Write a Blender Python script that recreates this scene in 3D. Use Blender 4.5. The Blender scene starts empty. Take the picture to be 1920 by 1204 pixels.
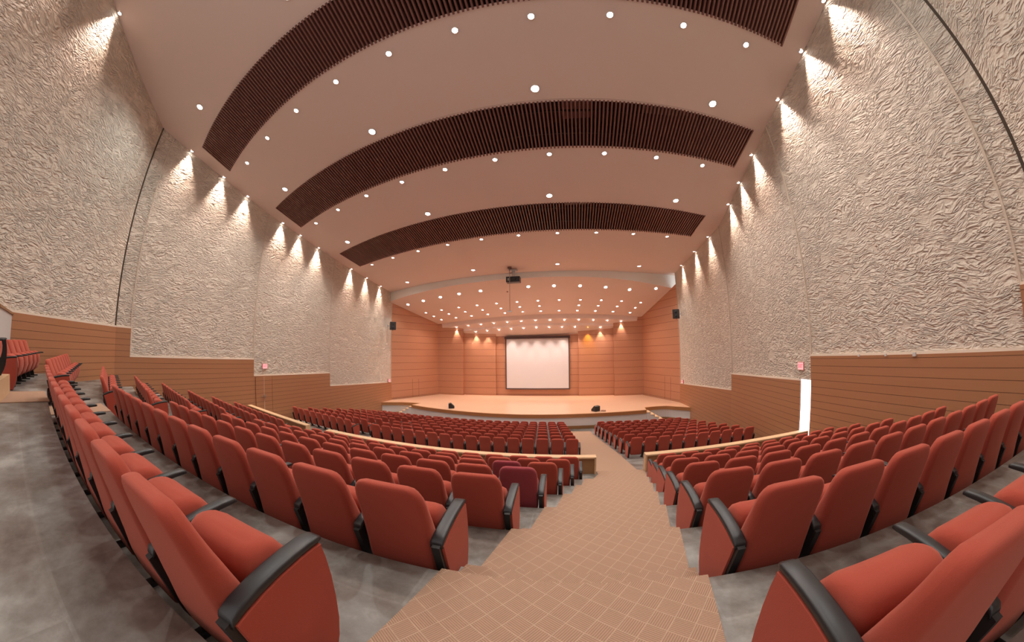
import bpy, math, random
from math import sin, cos, pi, sqrt, radians, atan2, hypot
from mathutils import Matrix, Vector

# ------------------------------------------------------------------ camera, world, exposure
sc = bpy.context.scene
C = sc.collection
ZO = 5.36                     # height of the lens above the floor in front of the stage
sc.view_settings.view_transform = 'Standard'
sc.view_settings.look = 'None'
sc.view_settings.gamma = 1
sc.view_settings.use_curve_mapping = False
sc.view_settings.exposure = -0.08
sc.cycles.use_denoising = True
sc.cycles.max_bounces = 6
sc.cycles.diffuse_bounces = 4
sc.cycles.glossy_bounces = 3
sc.cycles.sample_clamp_indirect = 6.0

cam = bpy.data.cameras.new('camera')
cam_ob = bpy.data.objects.new('camera', cam)
C.objects.link(cam_ob)
sc.camera = cam_ob
cam.type = 'PANO'
cam.panorama_type = 'FISHEYE_LENS_POLYNOMIAL'
cam.sensor_width = 36.0
FMM = 589.7456 * 36.0 / 1920.0
cam.fisheye_polynomial_k0 = 0.0
cam.fisheye_polynomial_k1 = -1.0 / FMM
cam.fisheye_polynomial_k2 = 0.0
cam.fisheye_polynomial_k3 = 0.0455 / FMM ** 3
cam.fisheye_polynomial_k4 = 0.0
cam.fisheye_fov = radians(215)
cam.clip_end = 200
_P, _R, _A = 0.1011, 0.0095, 0.1766
_z = (-sin(_R) * cos(_P), cos(_R) * cos(_P), sin(_P))
zen = Vector(_z)
fw = (Vector((0, 0, 1)) - zen * zen.z).normalized()
rt = zen.cross(fw)
if rt.x < 0:
    rt = -rt
yh = fw * cos(_A) + rt * sin(_A)
xh = rt * cos(_A) - fw * sin(_A)
M = Matrix((xh, yh, zen))           # rows: hall x, y, z in lens axes (right, up, forward)
cam_ob.matrix_world = Matrix((
    (M[0][0], M[0][1], -M[0][2], 0), (M[1][0], M[1][1], -M[1][2], 0),
    (M[2][0], M[2][1], -M[2][2], ZO), (0, 0, 0, 1)))

world = bpy.data.worlds.new('world')
sc.world = world
world.use_nodes = True
world.node_tree.nodes['Background'].inputs[0].default_value = (1.0, 0.93, 0.90, 1)
world.node_tree.nodes['Background'].inputs[1].default_value = 1.15

WARM = (1.0, 0.80, 0.70)
COOL = (0.94, 1.0, 0.96)
STAGE_W = (1.0, 0.76, 0.64)
LIGHT_K = 1.25

# ------------------------------------------------------------------ helpers
class MB:
    def __init__(s):
        s.v = []; s.f = []; s.m = []; s.sm = []
    def face(s, pts, mi=0, smooth=False):
        n = len(s.v); s.v += [tuple(p) for p in pts]
        s.f.append(tuple(range(n, n + len(pts)))); s.m.append(mi); s.sm.append(smooth)
    def box(s, x0, x1, y0, y1, z0, z1, mi=0):
        c = [(x0, y0, z0), (x1, y0, z0), (x1, y1, z0), (x0, y1, z0), (x0, y0, z1), (x1, y0, z1), (x1, y1, z1), (x0, y1, z1)]
        n = len(s.v); s.v += c
        for q in ((0, 3, 2, 1), (4, 5, 6, 7), (0, 1, 5, 4), (1, 2, 6, 5), (2, 3, 7, 6), (3, 0, 4, 7)):
            s.f.append(tuple(n + i for i in q)); s.m.append(mi); s.sm.append(False)
    def rings(s, rings, mi=0, smooth=True, cap=True, closed=True):
        """skin a list of equal-length point loops"""
        n = len(s.v); k = len(rings[0])
        for r in rings:
            s.v += [tuple(p) for p in r]
        for i in range(len(rings) - 1):
            for j in range(k if closed else k - 1):
                a = n + i * k + j; b = n + i * k + (j + 1) % k
                s.f.append((a, b, b + k, a + k)); s.m.append(mi); s.sm.append(smooth)
        if cap:
            s.f.append(tuple(n + j for j in reversed(range(k)))); s.m.append(mi); s.sm.append(smooth)
            s.f.append(tuple(n + (len(rings) - 1) * k + j for j in range(k))); s.m.append(mi); s.sm.append(smooth)
    def plate(s, poly, x0, x1, mi=0):
        """polygon in (y, z) extruded along x"""
        a = [(x0, y, z) for y, z in poly]; b = [(x1, y, z) for y, z in poly]
        s.rings([a, b], mi, False)
    def prism(s, poly, z0, z1, mi=0):
        a = [(x, y, z0) for x, y in poly]; b = [(x, y, z1) for x, y in poly]
        s.rings([a, b], mi, False)
    def cyl(s, cx, cy, z0, z1, r, n=16, mi=0, smooth=True):
        s.rings([[(cx + r * cos(2 * pi * i / n), cy + r * sin(2 * pi * i / n), z) for i in range(n)] for z in (z0, z1)], mi, smooth)
    def grid(s, P, mi=0, smooth=False):
        """P[i][j] points, one face per cell"""
        n = len(s.v); k = len(P[0])
        for r in P:
            s.v += [tuple(p) for p in r]
        for i in range(len(P) - 1):
            for j in range(k - 1):
                a = n + i * k + j
                s.f.append((a, a + 1, a + 1 + k, a + k)); s.m.append(mi); s.sm.append(smooth)
    def mesh(s, name, mats, bevel=0):
        me = bpy.data.meshes.new(name)
        me.from_pydata(s.v, [], s.f)
        for m in mats:
            me.materials.append(m)
        me.polygons.foreach_set('material_index', s.m)
        me.polygons.foreach_set('use_smooth', s.sm)
        me.update()
        return me

def obj(name, mb, mats, parent=None, label=None, cat=None, group=None, kind=None, bevel=0, fixn=True):
    if not isinstance(mats, (list, tuple)):
        mats = [mats]
    me = mb.mesh(name, mats) if isinstance(mb, MB) else mb
    o = bpy.data.objects.new(name, me)
    C.objects.link(o)
    if parent:
        o.parent = parent
    if isinstance(mb, MB) and fixn:
        import bmesh
        b = bmesh.new(); b.from_mesh(me); bmesh.ops.recalc_face_normals(b, faces=b.faces); b.to_mesh(me); b.free()
    if bevel:
        m = o.modifiers.new('edge', 'BEVEL'); m.width = bevel; m.segments = 2; m.limit_method = 'ANGLE'; m.angle_limit = radians(40)
    tag(o, label, cat, group, kind)
    return o

def tag(o, label=None, cat=None, group=None, kind=None):
    if label: o['label'] = label
    if cat: o['category'] = cat
    if group: o['group'] = group
    if kind: o['kind'] = kind
    return o

def thing(name, label, cat, loc=(0, 0, 0), rz=0, group=None, rot=None):
    o = bpy.data.objects.new(name, None); C.objects.link(o)
    o.location = loc; o.rotation_euler = rot if rot else (0, 0, rz)
    o.empty_display_size = 0.1
    return tag(o, label, cat, group)

def dup(root, loc=None, rz=None, label=None, group=None):
    def rec(o, par):
        c = o.copy(); C.objects.link(c)
        c.parent = par
        for ch in list(o.children):
            rec(ch, c)
        return c
    r = rec(root, None)
    if loc is not None: r.location = loc
    if rz is not None: r.rotation_euler = (0, 0, rz)
    if label: r['label'] = label
    if group: r['group'] = group
    return r

ORD = ['zeroth', 'first', 'second', 'third', 'fourth', 'fifth', 'sixth', 'seventh', 'eighth', 'ninth', 'tenth', 'eleventh',
       'twelfth', 'thirteenth', 'fourteenth', 'fifteenth', 'sixteenth', 'seventeenth']

# ------------------------------------------------------------------ materials
def mat(name, col, rough=0.6, metal=0, spec=0.5):
    m = bpy.data.materials.new(name); m.use_nodes = True
    b = m.node_tree.nodes['Principled BSDF']
    b.inputs['Base Color'].default_value = (*col, 1); b.inputs['Roughness'].default_value = rough
    b.inputs['Metallic'].default_value = metal; b.inputs['Specular IOR Level'].default_value = spec
    return m

class N:
    """small node-tree writer"""
    def __init__(s, m):
        s.t = m.node_tree; s.b = s.t.nodes.get('Principled BSDF')
    def new(s, typ, **kw):
        n = s.t.nodes.new(typ)
        for k, v in kw.items():
            setattr(n, k, v)
        return n
    def link(s, a, b): s.t.links.new(a, b)
    def math(s, op, a, b=None, c=None):
        n = s.new('ShaderNodeMath', operation=op)
        for i, v in enumerate((a, b, c)):
            if v is None: continue
            if isinstance(v, (int, float)): n.inputs[i].default_value = v
            else: s.link(v, n.inputs[i])
        return n.outputs[0]
    def ramp(s, fac, stops):
        n = s.new('ShaderNodeValToRGB')
        e = n.color_ramp.elements
        while len(e) < len(stops): e.new(0.5)
        for i, (p, c) in enumerate(stops):
            e[i].position = p; e[i].color = (*c, 1)
        s.link(fac, n.inputs[0]); return n.outputs[0]
    def mix(s, fac, a, b):
        n = s.new('ShaderNodeMix', data_type='RGBA')
        if isinstance(fac, (int, float)): n.inputs[0].default_value = fac
        else: s.link(fac, n.inputs[0])
        for i, v in ((6, a), (7, b)):
            if isinstance(v, tuple): n.inputs[i].default_value = (*v, 1)
            else: s.link(v, n.inputs[i])
        return n.outputs[2]
    def noise(s, vec, scale, detail=2, rough=0.5, dist=0):
        n = s.new('ShaderNodeTexNoise'); n.inputs['Scale'].default_value = scale; n.inputs['Detail'].default_value = detail
        n.inputs['Roughness'].default_value = rough; n.inputs['Distortion'].default_value = dist
        if vec is not None: s.link(vec, n.inputs['Vector'])
        return n
    def mapping(s, vec, scale=(1, 1, 1), rot=(0, 0, 0)):
        n = s.new('ShaderNodeMapping'); n.inputs['Scale'].default_value = scale; n.inputs['Rotation'].default_value = rot
        s.link(vec, n.inputs['Vector']); return n.outputs[0]
    def bump(s, h, strength=0.5, dist=0.02):
        n = s.new('ShaderNodeBump'); n.inputs['Strength'].default_value = strength; n.inputs['Distance'].default_value = dist
        s.link(h, n.inputs['Height']); s.link(n.outputs[0], s.b.inputs['Normal'])
    def pos(s):
        return s.new('ShaderNodeNewGeometry').outputs['Position']
    def objc(s):
        return s.new('ShaderNodeTexCoord').outputs['Object']

# troweled plaster: short curved ridges
PL = mat('troweled_plaster', (0.72, 0.635, 0.535), 0.7)
n = N(PL); p = n.pos()
w = n.noise(p, 0.9, 1)
va = n.new('ShaderNodeVectorMath', operation='SCALE'); n.link(w.outputs['Color'], va.inputs[0]); va.inputs['Scale'].default_value = 0.6
vb = n.new('ShaderNodeVectorMath', operation='ADD'); n.link(p, vb.inputs[0]); n.link(va.outputs[0], vb.inputs[1])
def strokes(rotx, sc_, seed):
    q = n.mapping(vb.outputs[0], (2.7 * sc_, 2.7 * sc_, 8.2 * sc_), (rotx, 0, 0))
    h = n.noise(q, 1.0, 1.5, 0.5, 0.5)
    r = n.math('SUBTRACT', 1.0, n.math('MULTIPLY', n.math('ABSOLUTE', n.math('SUBTRACT', h.outputs['Fac'], 0.55)), 9.0))
    r = n.math('MAXIMUM', r, 0.0)
    k_ = n.noise(n.mapping(p, (1, 1, 1), (seed, seed, 0)), 2.3, 1)
    g_ = n.math('MULTIPLY', n.math('SUBTRACT', k_.outputs['Fac'], 0.42), 6.0)
    return n.math('MULTIPLY', r, n.math('MINIMUM', n.math('MAXIMUM', g_, 0.0), 1.0))
hh = n.math('MAXIMUM', n.math('MAXIMUM', strokes(0.15, 1.0, 0.3), strokes(0.85, 1.1, 1.4)), n.math('MAXIMUM', strokes(-0.6, 1.05, 2.2), strokes(1.45, 0.9, 3.1)))
fine = n.noise(p, 26, 2)
hh = n.math('ADD', hh, n.math('MULTIPLY', fine.outputs['Fac'], 0.25))
n.bump(hh, 1.0, 0.05)

def wood(name, joint, off, c1, c2, cj, gap=0.02, rough=0.42, vert=False):
    m = mat(name, c1, rough)
    n = N(m); p = n.pos()
    sp = n.new('ShaderNodeSeparateXYZ'); n.link(p, sp.inputs[0])
    g = n.noise(n.mapping(p, (0.8, 0.8, 26)), 1.6, 3, 0.6)
    big = n.noise(n.mapping(p, (0.35, 0.35, 1.0 / joint)), 1.0, 1)
    col = n.mix(n.math('MULTIPLY', n.math('ADD', g.outputs['Fac'], big.outputs['Fac']), 0.55), c1, c2)
    u = n.math('DIVIDE', n.math('SUBTRACT', sp.outputs['Z'], off + ZO), joint)
    fr = n.math('FRACT', n.math('ADD', u, 100.5))
    d = n.math('MULTIPLY', n.math('ABSOLUTE', n.math('SUBTRACT', fr, 0.5)), joint)
    j = n.math('LESS_THAN', d, gap / 2)
    n.link(n.mix(j, col, cj), n.b.inputs['Base Color'])
    n.bump(n.math('SUBTRACT', 1.0, j), 0.6, 0.01)
    return m

WOOD = wood('wood_panelling', 0.222, -0.54, (0.46, 0.225, 0.115), (0.39, 0.175, 0.085), (0.15, 0.055, 0.025), 0.014)
WOODS = wood('stage_wood_panelling', 0.645, -3.53, (0.56, 0.28, 0.165), (0.48, 0.225, 0.13), (0.22, 0.065, 0.035), 0.028)
WOODP = mat('pale_oak', (0.62, 0.41, 0.235), 0.4)
n = N(WOODP); g = n.noise(n.mapping(n.pos(), (3, 3, 3)), 3, 3); n.link(n.mix(g.outputs['Fac'], (0.66, 0.45, 0.27), (0.55, 0.34, 0.185)), n.b.inputs['Base Color'])
WOODB = mat('brown_oak', (0.30, 0.15, 0.06), 0.45)
DECK = mat('stage_boards', (0.66, 0.40, 0.24), 0.28)
n = N(DECK); p = n.pos(); sp = n.new('ShaderNodeSeparateXYZ'); n.link(p, sp.inputs[0])
g = n.noise(n.mapping(p, (0.5, 14, 1)), 1.4, 3, 0.6)
j = n.math('LESS_THAN', n.math('FRACT', n.math('MULTIPLY', sp.outputs['Y'], 8.0)), 0.05)
n.link(n.mix(n.math('MULTIPLY', j, 0.35), n.mix(g.outputs['Fac'], (0.70, 0.455, 0.31), (0.54, 0.325, 0.21)), (0.3, 0.15, 0.07)), n.b.inputs['Base Color'])

CONC = mat('sealed_concrete', (0.16, 0.15, 0.135), 0.42)
n = N(CONC); p = n.pos()
a = n.noise(p, 1.1, 5, 0.62); b2 = n.noise(n.mapping(p, (1.0, 1.3, 1)), 3.4, 6, 0.68, 0.15)
brk = n.new('ShaderNodeTexBrick'); brk.inputs['Scale'].default_value = 0.62; n.link(p, brk.inputs['Vector'])
brk.inputs['Mortar Size'].default_value = 0.006
brk.inputs['Color1'].default_value = (0.40, 0.40, 0.40, 1); brk.inputs['Color2'].default_value = (0.62, 0.62, 0.62, 1); brk.inputs['Mortar'].default_value = (0.72, 0.72, 0.72, 1)
f1 = n.math('ADD', n.math('MULTIPLY', a.outputs['Fac'], 0.6), n.math('MULTIPLY', b2.outputs['Fac'], 0.4))
f2 = n.math('ADD', n.math('MULTIPLY', f1, 0.9), n.math('MULTIPLY', brk.outputs['Color'], 0.1))
n.link(n.ramp(f2, [(0.40, (0.095, 0.072, 0.062)), (0.47, (0.155, 0.132, 0.115)), (0.53, (0.20, 0.185, 0.168)), (0.63, (0.34, 0.325, 0.30))]), n.b.inputs['Base Color'])
n.link(n.math('ADD', 0.3, n.math('MULTIPLY', a.outputs['Fac'], 0.3)), n.b.inputs['Roughness'])
n.bump(a.outputs['Fac'], 0.12, 0.02)

CARP = mat('basket_weave_carpet', (0.5, 0.32, 0.2), 0.95, spec=0.1)
n = N(CARP); p = n.pos(); sp = n.new('ShaderNodeSeparateXYZ'); n.link(p, sp.inputs[0])
T = 0.108
yy_ = n.math('SUBTRACT', sp.outputs['Y'], sp.outputs['Z'])
u = n.math('DIVIDE', n.math('ADD', n.math('MULTIPLY', sp.outputs['X'], 0.574), n.math('MULTIPLY', yy_, 0.819)), T)
v = n.math('DIVIDE', n.math('ADD', n.math('MULTIPLY', sp.outputs['X'], -0.819), n.math('MULTIPLY', yy_, 0.574)), T)
u = n.math('ADD', u, 200.0); v = n.math('ADD', v, 200.0)
fu = n.math('FRACT', u); fv = n.math('FRACT', v)
ch = n.math('MODULO', n.math('ADD', n.math('FLOOR', u), n.math('FLOOR', v)), 2.0)
st1 = n.math('SINE', n.math('MULTIPLY', u, 2 * pi * 9)); st2 = n.math('SINE', n.math('MULTIPLY', v, 2 * pi * 9))
st = n.math('ADD', n.math('MULTIPLY', st1, ch), n.math('MULTIPLY', st2, n.math('SUBTRACT', 1.0, ch)))
st = n.math('ADD', n.math('MULTIPLY', st, 0.5), 0.5)
bd = n.math('MAXIMUM', n.math('LESS_THAN', fu, 0.06), n.math('LESS_THAN', fv, 0.06))
nz = n.noise(p, 60, 2)
col = n.mix(st, (0.29, 0.17, 0.115), (0.45, 0.295, 0.205))
col = n.mix(bd, col, (0.50, 0.345, 0.245))
col = n.mix(n.math('MULTIPLY', nz.outputs['Fac'], 0.6), col, (0.36, 0.225, 0.155))
n.link(col, n.b.inputs['Base Color'])
n.bump(n.math('ADD', st, nz.outputs['Fac']), 0.5, 0.004)

def fabric(name, c1, c2):
    m = mat(name, c1, 0.9, spec=0.15)
    n = N(m); p = n.objc()
    g = n.noise(p, 260, 2); g2 = n.noise(p, 3, 2)
    n.link(n.mix(n.math('MULTIPLY', n.math('ADD', g.outputs['Fac'], g2.outputs['Fac']), 0.5), c1, c2), n.b.inputs['Base Color'])
    n.b.inputs['Sheen Weight'].default_value = 0.35
    n.b.inputs['Sheen Roughness'].default_value = 0.5
    n.b.inputs['Sheen Tint'].default_value = (1, 0.45, 0.35, 1)
    n.bump(g.outputs['Fac'], 0.25, 0.002)
    return m
RED = fabric('red_fabric', (0.39, 0.072, 0.046), (0.29, 0.050, 0.032))
PURP = fabric('purple_fabric', (0.30, 0.050, 0.062), (0.22, 0.036, 0.048))
BLK = mat('black_plastic', (0.018, 0.018, 0.020), 0.38)
BLKM = mat('black_steel', (0.012, 0.012, 0.013), 0.5)
CEIL = mat('ceiling_paint', (0.74, 0.61, 0.55), 0.8)
CEILW = mat('white_beam_paint', (0.84, 0.86, 0.82), 0.7)
TRIMW = mat('cream_trim', (0.66, 0.56, 0.46), 0.6)
SKIRT = mat('stage_skirt_paint', (0.74, 0.72, 0.71), 0.7)
WHITE = mat('white_panel', (0.62, 0.62, 0.60), 0.6)
SLAT = mat('dark_slats', (0.19, 0.082, 0.066), 0.5)
VOID = mat('plenum_dark', (0.045, 0.030, 0.028), 0.9)
n = N(VOID); g = n.new('ShaderNodeTexVoronoi'); g.inputs['Scale'].default_value = 0.9; n.link(n.mapping(n.pos(), (1, 1, 1)), g.inputs['Vector'])
n.link(n.ramp(g.outputs['Color'], [(0.0, (0.03, 0.018, 0.016)), (0.6, (0.07, 0.04, 0.035)), (0.85, (0.10, 0.055, 0.05)), (1.0, (0.16, 0.09, 0.09))]), n.b.inputs['Base Color'])
DUCT = mat('pink_duct_wrap', (0.5, 0.22, 0.22), 0.6)
GALV = mat('galvanised_duct', (0.5, 0.42, 0.38), 0.4, 0.6)
SCREEN = mat('screen_cloth', (0.74, 0.74, 0.77), 0.55)
n = N(SCREEN); g = n.noise(n.mapping(n.pos(), (0.6, 1, 0.35)), 0.9, 2); n.bump(g.outputs['Fac'], 0.25, 0.2)
METAL = mat('brushed_metal', (0.55, 0.53, 0.5), 0.35, 0.9)
RING = mat('white_enamel_ring', (0.75, 0.68, 0.62), 0.4)
GREY = mat('grey_grille', (0.03, 0.03, 0.03), 0.7)
REDL = None
def emit(name, col, st, base=(0.8, 0.8, 0.8)):
    m = bpy.data.materials.new(name); m.use_nodes = True
    b = m.node_tree.nodes['Principled BSDF']
    b.inputs['Base Color'].default_value = (*base, 1)
    b.inputs['Emission Color'].default_value = (*col, 1); b.inputs['Emission Strength'].default_value = st
    return m
LENSW = emit('warm_lamp_lens', (1.0, 0.92, 0.85), 30)
LENSC = emit('cool_lamp_lens', (0.93, 1.0, 0.98), 24)
LENSY = emit('amber_lamp_lens', (1.0, 0.62, 0.12), 10)
SIGNP = emit('sign_face', (1.0, 0.50, 0.50), 0.75, (0.7, 0.35, 0.35))
SIGNR = emit('sign_letters', (1.0, 0.12, 0.17), 1.3, (0.6, 0.05, 0.05))
DAY = emit('doorway_glow', (0.93, 0.95, 1.0), 4.0)  # emission of the panel added to brighten the doorway

# ------------------------------------------------------------------ plan
N0, ST = 1.343, 0.327                  # level of row 0 below the lens, height of one step
def lvl(k): return -(N0 + k * ST)
def ref(k, x):
    """y where the backs of row k stand"""
    y = 0.50 + 1.11 * k if k != 0 else 0.42
    if x > 1: y += (0.0065 + 0.0005 * k) * (x - 1) ** 2
    elif x < -1.5:
        xx = max(x, -9.3)
        y += (0.004 + 0.0006 * k) * (xx + 1.5) ** 2
        if x < -9.3: y += 0.21 * (-9.3 - x)
    return y
def nos(k, x): return ref(k, x) - (0.06 if k == 0 else 0.05)
def par(x):
    y = 8.34
    if x > 2.1: y += 0.092 * (x - 2.1) + 0.06
    elif x < 0: y += 0.0056 * (max(x, -9.3)) ** 2
    if x < -9.3: y += 0.21 * (-9.3 - x)
    return y
def rise(x): return 0.03 * max(0.0, -5 - x)
def lowz(x, y):
    if y < 12.35: z = -3.45 - (y - 8.45) * (0.82 / 3.9)
    else: z = -4.27 - 0.1336 * (y - 12.35)
    z = max(z, -5.36)
    return z + rise(x) * (1 if y < 18 else max(0, 1 - (y - 18) / 4))
def lref(j, x):
    y = 12.07 + 1.1 * j
    if x > 1.5: y += 0.085 * (x - 2.0)
    elif x < -3: y += 0.0018 * (max(x, -9.3) + 3) ** 2
    if x < -9.3: y += 0.15 * (-9.3 - x)
    return y

YL = [-7, 0, 3.55, 10.5, 16.5, 25.1, 40]; ZL = [11.4, 9.8, 9.0, 7.37, 6.28, 5.48, 4.2]
YR = [-7, 0, 4.2, 9, 16, 25.1, 40]; ZR = [12.4, 10.4, 9.3, 7.97, 6.58, 6.17, 5.5]
def interp(x, X, Y):
    if x <= X[0]: return Y[0]
    for i in range(len(X) - 1):
        if x <= X[i + 1]:
            return Y[i] + (Y[i + 1] - Y[i]) * (x - X[i]) / (X[i + 1] - X[i])
    return Y[-1]
def zc(x, y):
    a = interp(y, YL, ZL); b = interp(y, YR, ZR)
    return a + (b - a) * (x + 15.5) / 24.2
def zc2(x, y):
    return interp(x, [-15.8, -3, 9.2], [4.57 - .296 * (y - 25.1), 4.84 - .3 * (y - 25.1), 5.27 - .38 * (y - 25.1)])
def arc(y0, R, t): return lambda x: y0 + (x + 3) ** 2 / (2 * R) - t * (x + 3)
def beam(x): return 22.72 + (x + 4.5) ** 2 / 60.0
def fascia(x): return 29.3 + (x + 3) ** 2 / 85.0

# left walls, going from behind the lens to the stage
LW = [(-9.2, -4.75), (-15.6, 3.55), (-15.6, 4.18), (-15.4, 10.5), (-15.3, 16.5), (-15.72, 25.1)]
RW = [(2.6, -5.45), (8.45, 2.13), (8.45, 2.73), (8.1, 9.0), (8.8, 15.95), (9.13, 25.1)]
BL, BR = (-13.13, 30.85), (7.16, 30.85)

def wall_strip(mb, a, b, z0f, z1f, nseg, mi=0):
    P = []
    for i in range(nseg + 1):
        t = i / nseg; x = a[0] + (b[0] - a[0]) * t; y = a[1] + (b[1] - a[1]) * t
        P.append([(x, y, z0f(x, y)), (x, y, z1f(x, y))])
    mb.grid(P, mi)
def slab(mb, a, b, off, th, z0, z1a, z1b, mi=0):
    """upright board from a to b, its faces off and off+th metres to the room side (sign of off)"""
    dx, dy = b[0] - a[0], b[1] - a[1]; L = hypot(dx, dy); nx, ny = -dy / L, dx / L
    q = []
    for (p, z1) in ((a, z1a), (b, z1b)):
        for o_ in (off, off + th):
            q.append((p[0] + nx * o_, p[1] + ny * o_, z0)); q.append((p[0] + nx * o_, p[1] + ny * o_, z1))
    a0, a1, a2, a3, b0, b1, b2_, b3 = q
    mb.rings([[a0, a1, a3, a2], [b0, b1, b3, b2_]], mi, False)

# ------------------------------------------------------------------ walls
mb = MB()
for i in range(len(LW) - 1):
    wall_strip(mb, LW[i], LW[i + 1], lambda x, y: -6.0, lambda x, y: zc(x, y) + 0.02, 24)
wl = obj('wall_left', mb, PL, kind='structure')
mb = MB()
door_a, door_b = (8.135, 9.35), (8.105, 9.03)      # lit doorway right behind the corner
DZ1, DZ0 = -1.24, -3.45
wall_strip(mb, RW[0], RW[1], lambda x, y: -6.0, lambda x, y: zc(x, y) + 0.02, 24)
wall_strip(mb, RW[1], RW[2], lambda x, y: -6.0, lambda x, y: zc(x, y) + 0.02, 2)
wall_strip(mb, RW[2], RW[3], lambda x, y: -6.0, lambda x, y: zc(x, y) + 0.02, 24)
d0, d1 = RW[3], (RW[3][0] + 0.7 * 0.07, RW[3][1] + 0.62)
wall_strip(mb, d0, d1, lambda x, y: DZ1, lambda x, y: zc(x, y) + 0.02, 2)
wall_strip(mb, d0, d1, lambda x, y: -6, lambda x, y: DZ0, 2)
wall_strip(mb, d1, RW[4], lambda x, y: -6.0, lambda x, y: zc(x, y) + 0.02, 24)
wall_strip(mb, RW[4], RW[5], lambda x, y: -6.0, lambda x, y: zc(x, y) + 0.02, 24)
wr = obj('wall_right', mb, PL, kind='structure')

def panelling(parent, a, b, sgn, ztop_a, ztop_b, z0=-6.0, th=0.05):
    mb = MB(); slab(mb, a, b, 0.004 * sgn, th * sgn, z0, ztop_a, ztop_b)
    obj('wood_panelling', mb, WOOD, parent)
    mb = MB(); slab(mb, a, b, 0.0, (th + 0.012) * sgn, 0, 0.06, 0.06)
    # cream bead on top of the panelling
    mb = MB(); dx, dy = b[0] - a[0], b[1] - a[1]; L = hypot(dx, dy); nx, ny = -dy / L * sgn, dx / L * sgn
    r = []
    for p, z in ((a, ztop_a), (b, ztop_b)):
        r.append([(p[0] + nx * 0.001, p[1] + ny * 0.001, z), (p[0] + nx * 0.045, p[1] + ny * 0.045, z), (p[0] + nx * 0.035, p[1] + ny * 0.035, z + 0.06), (p[0] + nx * 0.001, p[1] + ny * 0.001, z + 0.06)])
    mb.rings(r, 0, False)
    obj('top_bead', mb, TRIMW, parent)
def vbead(parent, p, sgn, z0, z1, w=0.05, m=TRIMW):
    mb = MB(); mb.box(min(p[0], p[0] + sgn * 0.03), max(p[0], p[0] + sgn * 0.03), p[1] - w / 2, p[1] + w / 2, z0, z1)
    obj('corner_bead', mb, m, parent)
# room side of the left wall is to the right of its direction of travel
panelling(wl, LW[0], LW[1], -1, 0.55, 0.55)
panelling(wl, LW[1], LW[2], -1, 0.55, 0.55, th=0.06)
panelling(wl, LW[2], LW[3], -1, -0.54, -0.54)
panelling(wl, LW[3], LW[4], -1, -1.39, -1.45)
panelling(wl, LW[4], LW[5], -1, -2.31, -2.71)
for i, z0 in ((2, 0.55), (3, -1.39), (4, -2.31), (5, -2.71)):
    vbead(wl, LW[i], 1, z0 if i > 2 else -0.54, zc(*LW[i]))
vbead(wl, (LW[1][0] + 0.01, LW[1][1] - 0.02), 1, 0.6, zc(*LW[1]), 0.06, BLKM if False else mat('joint_shadow_gap', (0.07, 0.05, 0.035), 0.9))
panelling(wr, RW[0], RW[1], 1, 0.66, 0.66)
panelling(wr, RW[1], RW[2], 1, 0.66, 0.66, th=0.10)
panelling(wr, RW[2], RW[3], 1, -0.46, -0.46)
panelling(wr, d1, RW[4], 1, -1.29, -1.46)
panelling(wr, RW[4], RW[5], 1, -2.31, -2.80)
for i, z0 in ((2, 0.66), (3, -0.46), (4, -1.46), (5, -2.8)):
    vbead(wr, RW[i], -1, z0, zc(*RW[i]))
vbead(wr, (RW[1][0] - 0.01, RW[1][1] - 0.02), -1, 0.7, zc(*RW[1]), 0.07, bpy.data.materials['joint_shadow_gap'])

# stage side walls and back wall (panelled, stepped forward towards the corners)
mb = MB()
wall_strip(mb, LW[5], BL, lambda x, y: -4.6, lambda x, y: zc2(x, y) + 0.02, 12)
wsl = obj('wall_stage_left', mb, WOODS, kind='structure')
mb = MB()
wall_strip(mb, RW[5], BR, lambda x, y: -4.6, lambda x, y: zc2(x, y) + 0.02, 12)
wsr = obj('wall_stage_right', mb, WOODS, kind='structure')
GAPM = mat('door_gap', (0.20, 0.06, 0.025), 0.7)
for par_, a, b, ts, z1 in ((wsl, LW[5], BL, (0.40, 0.52), -2.55), (wsr, RW[5], BR, (0.22, 0.36), -2.35)):
    dx, dy = b[0] - a[0], b[1] - a[1]; L = hypot(dx, dy); s_ = 1 if par_ is wsr else -1; nx, ny = -dy / L * s_, dx / L * s_
    for t in ts:
        mb = MB(); px_, py_ = a[0] + dx * t, a[1] + dy * t
        mb.rings([[(px_ + nx * o_ + dx / L * e, py_ + ny * o_ + dy / L * e, z) for o_, e in ((0.001, -.012), (0.006, -.012), (0.006, .012), (0.001, .012))] for z in (-4.29, z1)], 0, False)
        obj('door_joint', mb, GAPM, par_)
mb = MB()
steps_b = [(-13.3, 30.45), (-10.55, 30.45), (-10.55, 30.85), (-7.2, 30.85), (-7.2, 31.15), (1.02, 31.15), (1.02, 30.85), (4.45, 30.85), (4.45, 30.45), (7.3, 30.45)]
for i in range(len(steps_b) - 1):
    wall_strip(mb, steps_b[i], steps_b[i + 1], lambda x, y: -4.6, lambda x, y: 3.2, 2)
wb = obj('wall_back', mb, WOODS, kind='structure')

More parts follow.
